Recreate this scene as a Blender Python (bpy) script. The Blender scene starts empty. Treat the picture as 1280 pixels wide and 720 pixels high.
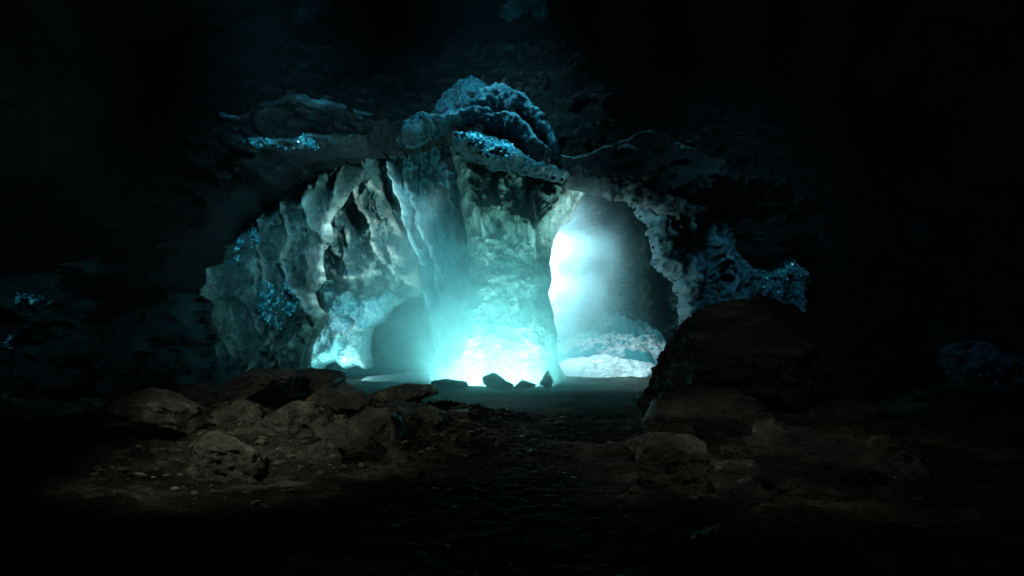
import bpy, math, random
import numpy as np
from mathutils import Vector

random.seed(7)
RNG = np.random.RandomState(11)
F = 853.3; EYE = 1.7; HZ = 400.0
sc = bpy.context.scene
COL = sc.collection

def W(px, py, D):
    return np.array([(px-640.0)/F*D, D, EYE+(HZ-py)/F*D])

# ------------------------------------------------------------------ noise
_perm = np.arange(256); np.random.RandomState(3).shuffle(_perm); _perm = np.concatenate([_perm, _perm, _perm])
_g = np.random.RandomState(5).normal(size=(256, 3)); _g /= np.linalg.norm(_g, axis=1)[:, None]
def perlin(p):
    pi = np.floor(p).astype(int); pf = p-pi
    u = pf*pf*pf*(pf*(pf*6-15)+10)
    r = 0
    for dx in (0, 1):
        for dy in (0, 1):
            for dz in (0, 1):
                h = _perm[_perm[_perm[(pi[:, 0]+dx) & 255]+((pi[:, 1]+dy) & 255)]+((pi[:, 2]+dz) & 255)]
                g = _g[h]
                dot = g[:, 0]*(pf[:, 0]-dx)+g[:, 1]*(pf[:, 1]-dy)+g[:, 2]*(pf[:, 2]-dz)
                w = (u[:, 0] if dx else 1-u[:, 0])*(u[:, 1] if dy else 1-u[:, 1])*(u[:, 2] if dz else 1-u[:, 2])
                r = r+dot*w
    return r*1.6
def fbm(p, sc_=(1, 1, 1), oct_=4, gain=.5, off=0.0):
    q = p*np.array(sc_)+off; a = 1.0; s = 0; t = 0
    for i in range(oct_):
        s = s+a*perlin(q); t += a; a *= gain; q = q*2.03+17.3
    return s/t*1.3
def ridged(p, sc_=(1, 1, 1), oct_=4, gain=.5, off=0.0):
    q = p*np.array(sc_)+off; a = 1.0; s = 0; t = 0
    for i in range(oct_):
        n = 1-np.abs(perlin(q))*1.6
        s = s+a*n*np.abs(n); t += a; a *= gain; q = q*2.07+9.1
    return s/t
def billow(p, sc_=(1, 1, 1), oct_=3, gain=.5, off=0.0):
    q = p*np.array(sc_)+off; a = 1.0; s = 0; t = 0
    for i in range(oct_):
        s = s+a*np.abs(perlin(q)); t += a; a *= gain; q = q*2.1+5.7
    return s/t*2
def fold(p, sc_=(1, 1, 1), oct_=2, gain=.5, off=0.0):
    """sharp hanging folds: cusped crests running down the face"""
    s = 0; t = 0; a = 1.0
    for i in range(oct_):
        f = sc_[0]*(2.3**i)
        u = p[:, 0]*f+1.1*fbm(p, (.35*f, .3*f, sc_[2]*f), 3, .45, off=off+i*7)*1.0+off
        c = np.abs(2*(u-np.floor(u))-1); s = s+a*c**1.6; t += a; a *= gain
    return s/t
def cells(p, k, seed=0):
    """distance to the nearest and second nearest jittered cell point"""
    q = p*k; pi = np.floor(q).astype(int)
    d1 = np.full(len(p), 9.0); d2 = np.full(len(p), 9.0)
    for dx in (-1, 0, 1):
        for dy in (-1, 0, 1):
            for dz in (-1, 0, 1):
                c = pi+np.array([dx, dy, dz])
                h = _perm[_perm[_perm[(c[:, 0]+seed) & 255]+(c[:, 1] & 255)]+(c[:, 2] & 255)]
                pt = c+.5+_g[h]*.45
                d = np.linalg.norm(q-pt, axis=1)
                nd1 = np.minimum(d1, d); d2 = np.minimum(np.maximum(d1, d), d2); d1 = nd1
    return d1, d2

# ------------------------------------------------------------------ scene helpers
def tag(o, label=None, cat=None, group=None, kind=None):
    if label: o['label'] = label
    if cat: o['category'] = cat
    if group: o['group'] = group
    if kind: o['kind'] = kind
    return o
def mesh(name, V, Fc, mat, parent=None, origin=None, attr=None, smooth=True):
    V = np.asarray(V, dtype=float)
    if origin is None:
        origin = np.array([V[:, 0].mean(), V[:, 1].mean(), V[:, 2].min()])
    origin = np.asarray(origin, dtype=float)
    me = bpy.data.meshes.new(name)
    me.from_pydata((V-origin).tolist(), [], Fc if isinstance(Fc, list) else Fc.tolist())
    if smooth: me.polygons.foreach_set('use_smooth', [True]*len(me.polygons))
    if attr is not None:
        a = me.attributes.new('rib', 'FLOAT', 'POINT'); a.data.foreach_set('value', np.asarray(attr, dtype=np.float32))
    me.materials.append(mat); me.update()
    o = bpy.data.objects.new(name, me); COL.objects.link(o)
    if parent is not None:
        o.parent = parent; o.location = Vector(origin)-parent.location
    else:
        o.location = origin
    return o
def empty(name, loc, label, cat, group=None):
    o = bpy.data.objects.new(name, None); COL.objects.link(o); o.location = loc; o.empty_display_size = .3
    return tag(o, label, cat, group)
def vnormals(V, Fc):
    Fc = np.asarray(Fc); a = V[Fc[:, 0]]; b = V[Fc[:, 1]]; c = V[Fc[:, 2]]
    n = np.cross(b-a, c-a)
    if Fc.shape[1] == 4:
        n = np.cross(V[Fc[:, 2]]-V[Fc[:, 0]], V[Fc[:, 3]]-V[Fc[:, 1]])
    out = np.zeros_like(V)
    for k in range(Fc.shape[1]): np.add.at(out, Fc[:, k], n)
    l = np.linalg.norm(out, axis=1); l[l == 0] = 1
    return out/l[:, None]
def grid_faces(n, m, wrap=False):
    i = np.arange(n-1)[:, None]; j = np.arange(m if wrap else m-1)[None, :]
    j2 = (j+1) % m
    a = i*m+j; b = i*m+j2; c = (i+1)*m+j2; d = (i+1)*m+j
    return np.stack([a, b, c, d], -1).reshape(-1, 4)

# ------------------------------------------------------------------ materials
def nt(name):
    m = bpy.data.materials.new(name); m.use_nodes = True
    t = m.node_tree; b = t.nodes['Principled BSDF']
    return m, t, b
def N(t, kind, **k):
    n = t.nodes.new(kind)
    for a, v in k.items():
        if a in n.inputs: n.inputs[a].default_value = v
        else: setattr(n, a, v)
    return n
def ramp(t, src, stops):
    r = t.nodes.new('ShaderNodeValToRGB'); e = r.color_ramp.elements
    while len(e) < len(stops): e.new(.5)
    for x, (p, c) in zip(e, stops):
        x.position = p; x.color = (*c, 1) if len(c) == 3 else c
    t.links.new(src, r.inputs['Fac']); return r
def mixc(t, fac, a, b, mode='MIX'):
    m = t.nodes.new('ShaderNodeMix'); m.data_type = 'RGBA'; m.blend_type = mode
    for s, v in ((0, fac), (6, a), (7, b)):
        if hasattr(v, 'links') or hasattr(v, 'is_linked'): t.links.new(v, m.inputs[s])
        else: m.inputs[s].default_value = v if s == 0 else (*v, 1)
    return m.outputs[2]
def surf_mat(name, dark, mid, light, scale=1.0, stretch=(1, 1, 1), rough=.4, rib=None, bump=.5, bdist=.06, spec=.5, veins=None, sss=0.0, fine=9.0, spot=None):
    m, t, b = nt(name)
    co = N(t, 'ShaderNodeTexCoord'); mp = N(t, 'ShaderNodeMapping')
    mp.inputs['Scale'].default_value = stretch
    t.links.new(co.outputs['Object'], mp.inputs['Vector'])
    wn = N(t, 'ShaderNodeTexNoise', Scale=.9*scale, Detail=5.0, Roughness=.6, Distortion=.8)
    t.links.new(mp.outputs[0], wn.inputs['Vector'])
    base = ramp(t, wn.outputs['Fac'], [(.30, dark), (.5, mid), (.70, light)]).outputs[0]
    n2 = N(t, 'ShaderNodeTexNoise', Scale=6.5*scale, Detail=8.0, Roughness=.68, Distortion=.4)
    t.links.new(mp.outputs[0], n2.inputs['Vector'])
    var = ramp(t, n2.outputs['Fac'], [(.28, (.35, .35, .35)), (.5, (.9, .9, .9)), (.74, (1.55, 1.55, 1.5))]).outputs[0]
    base = mixc(t, 1.0, base, var, 'MULTIPLY')
    n3 = N(t, 'ShaderNodeTexNoise', Scale=fine*scale*2.4, Detail=6.0, Roughness=.7)
    t.links.new(mp.outputs[0], n3.inputs['Vector'])
    base = mixc(t, 1.0, base, ramp(t, n3.outputs['Fac'], [(.3, (.4, .4, .4)), (.52, (.95, .95, .95)), (.7, (1.6, 1.6, 1.6))]).outputs[0], 'MULTIPLY')
    if veins:
        vo = N(t, 'ShaderNodeTexVoronoi', Scale=2.2*scale, feature='DISTANCE_TO_EDGE')
        wv = N(t, 'ShaderNodeTexNoise', Scale=2.0*scale, Detail=4.0)
        add = N(t, 'ShaderNodeVectorMath', operation='ADD')
        t.links.new(mp.outputs[0], wv.inputs['Vector']); t.links.new(wv.outputs['Color'], add.inputs[0]); t.links.new(mp.outputs[0], add.inputs[1])
        t.links.new(add.outputs[0], vo.inputs['Vector'])
        vr = ramp(t, vo.outputs['Distance'], [(0.0, (1, 1, 1)), (.035, (.35, .35, .35)), (.11, (0, 0, 0))]).outputs[0]
        base = mixc(t, vr, base, veins)
    if spot:
        n4 = N(t, 'ShaderNodeTexNoise', Scale=1.7*scale, Detail=6.0, Roughness=.65)
        t.links.new(co.outputs['Object'], n4.inputs['Vector'])
        sr = ramp(t, n4.outputs['Fac'], [(.54, (0, 0, 0)), (.64, (1, 1, 1))]).outputs[0]
        base = mixc(t, sr, base, spot)
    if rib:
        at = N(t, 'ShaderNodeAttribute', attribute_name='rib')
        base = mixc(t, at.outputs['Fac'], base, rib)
    t.links.new(base, b.inputs['Base Color'])
    b.inputs['Specular IOR Level'].default_value = spec
    rr = ramp(t, n2.outputs['Fac'], [(.3, (rough*1.35,)*3), (.7, (rough*.6,)*3)]).outputs[0]
    t.links.new(rr, b.inputs['Roughness'])
    ad = N(t, 'ShaderNodeMath', operation='MULTIPLY_ADD'); ad.inputs[1].default_value = .6
    t.links.new(n3.outputs['Fac'], ad.inputs[0]); t.links.new(n2.outputs['Fac'], ad.inputs[2])
    bp = N(t, 'ShaderNodeBump', Strength=min(1, bump*1.3), Distance=bdist*1.5)
    t.links.new(ad.outputs[0], bp.inputs['Height']); t.links.new(bp.outputs[0], b.inputs['Normal'])
    if sss:
        b.inputs['Subsurface Weight'].default_value = sss
        b.inputs['Subsurface Radius'].default_value = (.15, .5, .6)
        b.inputs['Subsurface Scale'].default_value = .35
    return m

M = {}
M['black'] = surf_mat('dark_wet_rock', (.003, .0035, .004), (.007, .008, .009), (.018, .02, .022), scale=.6, rough=.55, bump=.8, bdist=.12, spec=.12)
M['floor'] = surf_mat('muddy_floor_rock', (.010, .010, .008), (.04, .039, .03), (.17, .16, .12), scale=1.4, stretch=(.8, 1.0, 1.5), rough=.9, bump=1.0, bdist=.05, spec=.03)
M['brown'] = surf_mat('brown_boulder_rock', (.024, .023, .018), (.095, .092, .07), (.38, .36, .27), scale=1.5, rough=.6, bump=1.0, bdist=.06, spec=.3)
M['darkbrown'] = surf_mat('dark_boulder_rock', (.013, .013, .0115), (.042, .041, .035), (.16, .155, .125), scale=1.1, stretch=(1, 1, 2.2), rough=.6, bump=1.0, bdist=.08, spec=.25)
M['curtain'] = surf_mat('grey_green_flowstone', (.005, .024, .028), (.035, .085, .09), (.28, .38, .34), scale=1.2, stretch=(1, 1, .55), rough=.38, rib=(.62, .72, .68), bump=.6, bdist=.07)  # noise ramp paints lit and dark patches into the stone colour
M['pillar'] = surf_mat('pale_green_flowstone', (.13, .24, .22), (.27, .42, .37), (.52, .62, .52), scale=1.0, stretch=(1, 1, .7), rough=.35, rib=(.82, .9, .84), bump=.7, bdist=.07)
M['blueice'] = surf_mat('blue_sheet_ice', (.02, .12, .17), (.05, .26, .33), (.16, .45, .52), scale=.9, stretch=(1.3, 1, .4), rough=.28, rib=(.5, .78, .82), bump=.6, bdist=.06)
M['glaze'] = surf_mat('blue_glazed_rock', (.003, .022, .034), (.012, .10, .14), (.08, .36, .45), scale=1.9, rough=.28, rib=(.2, .58, .68), bump=1.0, bdist=.1, veins=(.08, .34, .42))
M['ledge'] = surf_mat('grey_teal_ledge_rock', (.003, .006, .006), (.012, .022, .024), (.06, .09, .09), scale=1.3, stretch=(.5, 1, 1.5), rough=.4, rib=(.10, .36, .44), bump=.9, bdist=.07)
M['right'] = surf_mat('slate_blue_ice_curtain', (.006, .022, .036), (.025, .08, .12), (.10, .24, .32), scale=1.6, stretch=(1, 1, .6), rough=.35, rib=(.22, .46, .56), bump=.9, bdist=.08, veins=(.12, .27, .34))
M['rear'] = surf_mat('rear_chamber_ice', (.006, .035, .042), (.015, .085, .10), (.09, .25, .28), scale=.8, stretch=(1, 1, 1.6), rough=.35, bump=1.0, bdist=.2)
M['snow'] = surf_mat('old_snow', (.5, .66, .70), (.72, .80, .82), (.86, .88, .88), scale=.9, stretch=(1, 1, 2), rough=.6, rib=(.06, .3, .36), bump=.5, bdist=.05)  # rib colour is the painted blue shade of steep sides
M['block'] = surf_mat('clear_glacier_ice', (.14, .42, .48), (.3, .62, .67), (.6, .82, .83), scale=1.6, rough=.2, rib=(.65, .68, .64), bump=.4, bdist=.03)
M['shadowstone'] = surf_mat('lit_shaded_flowstone', (.006, .03, .035), (.04, .13, .14), (.5, .6, .5), scale=1.3, rough=.33, rib=(.62, .7, .62), bump=.8, bdist=.07)  # strong ramp puts light and shade patches into the flowstone colour
M['faint'] = surf_mat('dull_teal_rock', (.003, .012, .014), (.01, .04, .046), (.03, .10, .11), scale=.8, rough=.5, bump=.8, bdist=.1, spec=.2)
M['faint2'] = surf_mat('dim_green_flowstone', (.012, .026, .022), (.04, .07, .055), (.11, .16, .12), scale=.8, rough=.5, bump=.8, bdist=.1, spec=.2)
M['glaze2'] = surf_mat('dark_frosted_rock', (.0015, .004, .006), (.004, .012, .018), (.015, .05, .07), scale=2.2, rough=.35, rib=(.15, .4, .5), bump=1.0, bdist=.1)
M['rear2'] = surf_mat('layered_teal_ice', (.004, .035, .042), (.012, .09, .105), (.09, .27, .29), scale=1.0, stretch=(.7, 1, 2.0), rough=.3, bump=1.0, bdist=.12)
M['face'] = surf_mat('black_blue_rock_face', (.0008, .001, .0012), (.0022, .0032, .0036), (.008, .012, .014), scale=1.0, stretch=(.6, 1, 1.8), rough=.42, rib=(.014, .07, .095), bump=1.0, bdist=.1, spec=.22)  # rib colour paints faint blue glints on the black rock
M['blackledge'] = surf_mat('black_ledge_rock', (.003, .0035, .004), (.008, .01, .011), (.02, .026, .028), scale=1.2, rough=.45, rib=(.32, .5, .5), bump=1.0, bdist=.07, spec=.2)  # pale rib colour is painted light for the ledge edge
m, t, b = nt('blue_crystals'); M['crystal'] = m
ob = N(t, 'ShaderNodeTexCoord'); nz = N(t, 'ShaderNodeTexNoise', Scale=9.0, Detail=2.0)
t.links.new(ob.outputs['Object'], nz.inputs['Vector'])
t.links.new(ramp(t, nz.outputs['Fac'], [(.38, (.01, .10, .14)), (.54, (.08, .48, .6)), (.7, (.5, .92, .96))]).outputs[0], b.inputs['Base Color'])
b.inputs['Roughness'].default_value = .12; b.inputs['Specular IOR Level'].default_value = .9

# ------------------------------------------------------------------ relief bodies
def seg_dist(P, poly, closed=True):
    poly = np.asarray(poly, float); n = len(poly); best = np.full(len(P), 1e9)
    for i in range(n if closed else n-1):
        a = poly[i]; b_ = poly[(i+1) % n]; ab = b_-a
        tt = np.clip(((P-a)@ab)/max(ab@ab, 1e-12), 0, 1)
        best = np.minimum(best, np.linalg.norm(P-a-tt[:, None]*ab, axis=1))
    return best
def inside(P, poly):
    poly = np.asarray(poly, float); r = np.zeros(len(P), bool); n = len(poly); j = n-1
    for i in range(n):
        yi, yj = poly[i, 1], poly[j, 1]
        if yi != yj:
            c = ((yi > P[:, 1]) != (yj > P[:, 1])) & (P[:, 0] < (poly[j, 0]-poly[i, 0])*(P[:, 1]-yi)/(yj-yi)+poly[i, 0])
            r ^= c
        j = i
    return r
def plane2(pts, D):
    pts = np.asarray(pts, float)
    return np.stack([(pts[:, 0]-640)/F*D, EYE+(HZ-pts[:, 1])/F*D], 1)
SURF = {}
def relief(name, outline, D, mat, T=.8, Tb=.6, R=.5, step=.03, edge=.06, edge_f=2.5, ridges=(), noises=(), lat=.0, lat_f=1.5, depth=None, seed=0.0, parent=None, ribnoise=None, prof_pow=.5, hole=None, calm=None, ramp_=1.0, fold_rib=.75):
    """a closed rock or ice body: traced face outline, rounded front of thickness T and back of thickness Tb"""
    pw = plane2(outline, D)
    lo = pw.min(0)-.3; hi = pw.max(0)+.3
    xs = np.arange(lo[0], hi[0], step); zs = np.arange(lo[1], hi[1], step)
    n, mm = len(zs), len(xs)
    X, Z = np.meshgrid(xs, zs); P = np.stack([X.ravel(), Z.ravel()], 1)
    P3 = np.stack([P[:, 0], np.full(len(P), D+seed), P[:, 1]], 1)
    d = seg_dist(P, pw); d[~inside(P, pw)] *= -1
    if hole is not None:
        ph = plane2(hole, D); dh = seg_dist(P, ph); dh[inside(P, ph)] *= -1; d = np.minimum(d, dh)
    d = d+fbm(P3, (edge_f,)*3, 5, .55, off=3.3)*edge
    G = d.reshape(n, mm); gz, gx = np.gradient(G, step); gl = np.sqrt(gx**2+gz**2)+1e-6
    gx = (gx/gl).ravel(); gz = (gz/gl).ravel()
    s = (d < 0)
    P[:, 0] = np.where(s, P[:, 0]-gx*d, P[:, 0]); P[:, 1] = np.where(s, P[:, 1]-gz*d, P[:, 1])
    keepv = d > -1.3*step
    Fc = grid_faces(n, mm); Fc = Fc[keepv[Fc].all(1) & (d[Fc] > 0).any(1)]
    dd = np.clip(d, 0, None); tt = np.clip(dd/R, 0, 1); prof = (1-(1-tt)**2)**prof_pow
    Pn = np.stack([P[:, 0], np.full(len(P), D+seed), P[:, 1]], 1)
    h = np.zeros(len(P)); rib = np.zeros(len(P))
    px = P[:, 0]/D*F+640; py = HZ-(P[:, 1]-EYE)/D*F
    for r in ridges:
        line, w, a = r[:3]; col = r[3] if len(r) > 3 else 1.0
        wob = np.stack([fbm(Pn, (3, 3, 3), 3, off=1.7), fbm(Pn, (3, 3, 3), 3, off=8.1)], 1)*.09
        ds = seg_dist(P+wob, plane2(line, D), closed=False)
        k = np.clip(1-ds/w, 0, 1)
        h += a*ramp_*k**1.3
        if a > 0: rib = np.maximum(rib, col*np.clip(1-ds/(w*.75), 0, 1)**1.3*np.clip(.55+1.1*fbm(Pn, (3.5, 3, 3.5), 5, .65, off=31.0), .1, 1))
    for kind, sc_, a, oc in noises:
        f = {'fbm': fbm, 'ridged': ridged, 'billow': billow, 'fold': fold}[kind]
        q_ = f(Pn, sc_, oc, off=seed); h += a*(q_-(.5 if kind in ('billow', 'fold') else 0))
        if kind == 'fold': rib = np.maximum(rib, fold_rib*np.clip((q_-.62)/.3, 0, 1)**1.5*np.clip(.5+1.4*fbm(Pn, (2, 2, 2), 4, .6, off=51.0), 0, 1))
    if calm is not None: h *= calm(px, py)
    if depth is not None: h += depth(px, py)
    if ribnoise:
        rn = ridged(Pn, ribnoise[0], 4, off=4.4+seed); rib = np.maximum(rib, np.clip((rn-ribnoise[1])/.2, 0, 1)*ribnoise[2])
    yf = D-(T+h)*prof; yb = D+Tb*prof
    L = 0
    if lat:
        lx = fbm(Pn, (lat_f,)*3, 4, off=21.0)*lat*prof; lz = fbm(Pn, (lat_f,)*3, 4, off=41.0)*lat*prof
    else: lx = lz = 0
    Vf = np.stack([P[:, 0]+lx, yf, P[:, 1]+lz], 1); Vb = np.stack([P[:, 0], yb, P[:, 1]], 1)
    V = np.concatenate([Vf, Vb]); Fa = np.concatenate([Fc, Fc[:, ::-1]+len(P)])
    used = np.unique(Fa); mp = -np.ones(len(V), int); mp[used] = np.arange(len(used))
    V = V[used]; Fa = mp[Fa]; rb = np.concatenate([rib, rib])[used]
    og = np.array([pw[:, 0].mean(), D, pw[:, 1].min()])
    o = mesh(name, V, Fa, mat, parent=parent, origin=og, attr=rb)
    SURF[o.name] = (Vf, d, px, py)
    return o
def boulder(name, px, py_top, py_bot, D, wpx, mat, depth=None, seed=1, cuts=16, sub=6, rough=.10, parent=None, squash=None, zbase=None, lean=0.0, chunk=.8, peak=0.0):
    """irregular stone: a sphere cut by random planes, then weathered"""
    rs = np.random.RandomState(seed)
    import bmesh
    bm = bmesh.new(); bmesh.ops.create_icosphere(bm, subdivisions=sub, radius=1.0)
    V = np.array([v.co[:] for v in bm.verts]); Fc = np.array([[v.index for v in f.verts] for f in bm.faces]); bm.free()
    V = V*(1+.28*fbm(V, (1.1,)*3, 3, off=seed*3.1))[:, None]
    for k in range(cuts):
        n = rs.normal(size=3); n[2] = abs(n[2])*.8+.05 if k % 3 else n[2]; n /= np.linalg.norm(n)
        c = rs.uniform(.42, .82)
        w_ = .05*fbm(V, (2.2,)*3, 3, off=seed+k)
        dt = V@n+w_; over = np.clip(dt-c, 0, None); V = V-n*over[:, None]*.97
    lo, hi = V.min(0), V.max(0); V = (V-(lo+hi)/2)/((hi-lo)/2)
    w = wpx/F*D/2; top = EYE+(HZ-py_top)/F*D; bot = EYE+(HZ-py_bot)/F*D if zbase is None else zbase
    hh = (top-bot)/2; dp = depth/2 if depth else w*.9
    V = V*np.array([w, dp, hh])
    V[:, :2] *= (1-peak*(V[:, 2:3]/hh+1)/2)
    V[:, 0] += V[:, 2]*lean
    off = seed*3.1
    s = max(min(w, hh), .12)
    nr = vnormals(V, Fc)
    lay = ridged(V, (.8/s, .8/s, 3.0/s), 4, .55, off=off)-.4
    V = V+nr*(s*rough*(.9*lay+1.0*fbm(V, (2.5/s,)*3, 5, .6, off=off)+.35*(ridged(V, (7/s,)*3, 3, .6, off=off)-.4)))[:, None]
    c = W(px, 0, D); V = V+np.array([c[0], D, (top+bot)/2])
    return mesh(name, V, Fc, mat, parent=parent)

# ------------------------------------------------------------------ camera
cam = bpy.data.cameras.new('camera'); co = bpy.data.objects.new('camera', cam); COL.objects.link(co)
cam.sensor_width = 36; cam.lens = 24; cam.shift_y = 40/1280; cam.clip_end = 500; cam.clip_start = .05
co.location = (0, 0, EYE); co.rotation_euler = (math.radians(90), 0, 0); sc.camera = co

# ------------------------------------------------------------------ floor
def floor_h(x, y):
    P = np.stack([x, y, np.zeros_like(x)], 1)
    g = lambda cx, cy, sx, sy: np.exp(-(((x-cx)/sx)**2+((y-cy)/sy)**2))
    z = .05*fbm(P, (.35, .35, 1), 4)
    b_ = .52*np.exp(-((np.abs(x+3.1)/2.0)**2.6+(np.abs(y-10.3)/1.7)**2.4))
    b_ += .40*g(-6.2, 9.8, 1.6, 1.6)+.22*g(-1.2, 9.3, 1.0, 1.0)+.16*g(-3.0, 8.2, 1.8, 1.0)
    b_ += .22*g(-.8, 11.3, 1.3, 1.2)+.35*g(4.6, 9.5, 2.0, 2.4)
    side = np.clip(np.abs(x)-7.5, 0, None); b_ += side*.45
    m_ = np.clip(b_*2.2, 0, 1)
    z += b_
    z += m_*.20*(ridged(P, (.75, 1.0, 1), 6, .55, off=2.0)-.45)
    d1, d2 = cells(P*np.array([1, 1.2, 1])+.2*np.stack([fbm(P, (1.2,)*3, 3, off=9), fbm(P, (1.2,)*3, 3, off=15), 0*x], 1), .95, 4); z += m_*(.24*np.clip(1-d1, 0, 1)**.8*(.4+.6*np.clip(fbm(P, (.8,)*3, 2, off=3)+.5, 0, 1))-.13)
    # broken strata: warped steps with sharp risers
    q = z+.25*fbm(P, (.5, .8, 1), 4, off=6.0); st = .11; k = q/st; fr_ = k-np.floor(k); ss = np.clip((fr_-.25)/.5, 0, 1); ss = ss*ss*(3-2*ss)
    z += (np.floor(k)+ss-k)*st*(.25+.75*m_)
    d1, d2 = cells(P*np.array([1, 1.6, 1])+.25*np.stack([fbm(P, (1.5,)*3, 3), fbm(P, (1.5,)*3, 3, off=5), 0*x], 1), 1.3); e = np.clip(d2-d1, 0, .16)/.16
    z -= (1-e)**2*(.015+.11*m_)
    d1, d2 = cells(P+3.3, 3.6); e = np.clip(d2-d1, 0, .22)/.22; z += (e-1)*(.004+.05*m_)+(d1<.35)*0
    z += (.03+.05*m_)*(ridged(P, (1.9, 2.3, 1), 6, .6, off=7.0)-.4)+.012*fbm(P, (14, 14, 1), 3)
    return z
xs = np.concatenate([np.linspace(-26, -9, 60), np.linspace(-8.97, 8.97, 620), np.linspace(9, 26, 60)])
ys = np.concatenate([np.linspace(-8, 2.9, 40), np.geomspace(3, 46, 620)])
X, Y = np.meshgrid(xs, ys)
Zf = floor_h(X.ravel(), Y.ravel())
o = mesh('ground', np.stack([X.ravel(), Y.ravel(), Zf], 1), grid_faces(len(ys), len(xs)), M['floor'], origin=(0, 0, 0))
tag(o, kind='structure')

# ------------------------------------------------------------------ near cave: funnel of rock from behind the camera to the arch
arch = [(196, 520), (200, 440), (212, 370), (240, 300), (290, 232), (360, 190), (450, 172), (540, 160), (620, 165), (700, 195), (760, 215), (830, 236), (880, 268), (925, 318), (960, 372), (985, 440), (1000, 520)]
def resample(pts, n):
    pts = np.asarray(pts, float); s = np.r_[0, np.cumsum(np.linalg.norm(np.diff(pts, axis=0), axis=1))]
    u = np.linspace(0, s[-1], n); return np.stack([np.interp(u, s, pts[:, k]) for k in range(pts.shape[1])], 1)
nA, nS = 420, 330
A2 = resample(plane2(arch, 15.2), nA)
ang = np.linspace(0, math.pi, nA)
# outer profile: a big vault round the camera
O2 = np.stack([-11.5*np.cos(ang), -1.0+10.5*np.sin(ang)**.8], 1)
s = np.linspace(0, 1, nS)[:, None]
Vx = []; 
for k in range(nS):
    q = k/(nS-1)
    if q < .08:                               # throat going back behind the arch
        e = 1-q/.08; y = 15.2+2.6*e; pr = A2*1.0; pr = pr+(pr-np.array([-.8, 1.5]))*(.10*e)
    else:
        e = (q-.08)/.92; f = min(1, (e/.6))**.42
        pr = A2*(1-f)+O2*f; y = 15.2-.3*math.sin(min(1, e/.1)*math.pi/2)-22*e**1.5
    Vx.append(np.column_stack([pr[:, 0], np.full(nA, y), pr[:, 1]]))
V = np.concatenate(Vx); Fc = grid_faces(nS, nA)
nr = vnormals(V, Fc)
amp = np.repeat(np.clip((np.arange(nS)/(nS-1)-.10)*2.2, .10, 1), nA)
dsp = amp*(1.0*(ridged(V, (.35, .35, .5), 5, .5)-.45)+.35*fbm(V, (1.2, 1.2, 2.0), 5, .6))
d1, d2 = cells(V, .7); dsp += amp*np.clip(d2-d1, 0, .35)*.9
cn = np.array([0, 8, 1.5]); sg = np.sign(((cn-V)*nr).sum(1)); V = V+nr*(sg*dsp)[:, None]
ii = Fc[:, 0] % nA
for nm, a0, a1 in (('cave_wall', 0, int(nA*.27)), ('cave_ceiling', int(nA*.27), int(nA*.76)), ('cave_wall', int(nA*.76), nA)):
    f = Fc[(ii >= a0) & (ii < a1)]; us = np.unique(f); mp = -np.ones(len(V), int); mp[us] = np.arange(len(us))
    tag(mesh(nm, V[us], mp[f], M['black']), kind='structure')
# rear end of the near cave, behind the camera
q = Vx[-1]; th = np.linspace(0, 1, 12)[:, None, None]; c0 = np.array([0, -9.0, 2.0])
V = (q[None]*(1-th)+c0*th).reshape(-1, 3); tag(mesh('cave_wall', V, grid_faces(12, nA), M['black']), kind='structure')

# ------------------------------------------------------------------ far chamber shell
nU, nV = 300, 260
u = np.linspace(0, math.pi, nU); v = np.linspace(0, math.pi/2, nV)
UU, VV = np.meshgrid(u, v)
cx, cy = .5, 17.0
x = cx-13.0*np.cos(UU)*np.cos(VV)**.8; y = cy+19*np.sin(UU)**.75*np.cos(VV)**.6; z = -1+11.0*np.sin(VV)
V = np.stack([x.ravel(), y.ravel(), z.ravel()], 1); Fc = grid_faces(nV, nU)
nr = vnormals(V, Fc); cn = np.array([0, 20, 2]); sg = np.sign(((cn-V)*nr).sum(1))
dsp = 1.6*(ridged(V, (.22, .22, .35), 6, .55, off=5)-.4)+.5*fbm(V, (.8, .8, 1.4), 5, .6)
V = V+nr*(sg*dsp)[:, None]
tag(mesh('chamber_wall', V, Fc, M['rear']), kind='structure')
# closing wall around the throat so no outside light leaks between shell and arch
ring = Vx[0]; outr = np.column_stack([.5-15*np.cos(ang), np.full(nA, 17.0), -1.5+14*np.sin(ang)**.8])
th = np.linspace(0, 1, 60)[:, None, None]; V = (ring[None]*(1-th)+outr[None]*th).reshape(-1, 3)
Fc = grid_faces(60, nA); V[:, 1] += .5*fbm(V, (.6,)*3, 4)*np.repeat(np.linspace(0, 1, 60) > 0, nA)
tag(mesh('chamber_wall', V, Fc, M['black']), kind='structure')
# unseen wall added behind the pillar to keep its light from the left chamber
V = []
for k, yy in enumerate(np.linspace(19.6, 37, 120)):
    for zz in np.linspace(-1, 11, 110): V.append((-1.0-.02*(yy-19.6), yy, zz))
V = np.array(V); V[:, 0] += .5*(ridged(V, (.3, .3, .4), 5, .5)-.5); Vd = V.copy(); Vd[:, 0] -= .9
Fc = grid_faces(120, 110)
o = mesh('light_divider', np.concatenate([V, Vd]), np.concatenate([Fc, Fc[:, ::-1]+len(V)]), M['rear']); tag(o, kind='structure')

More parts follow.
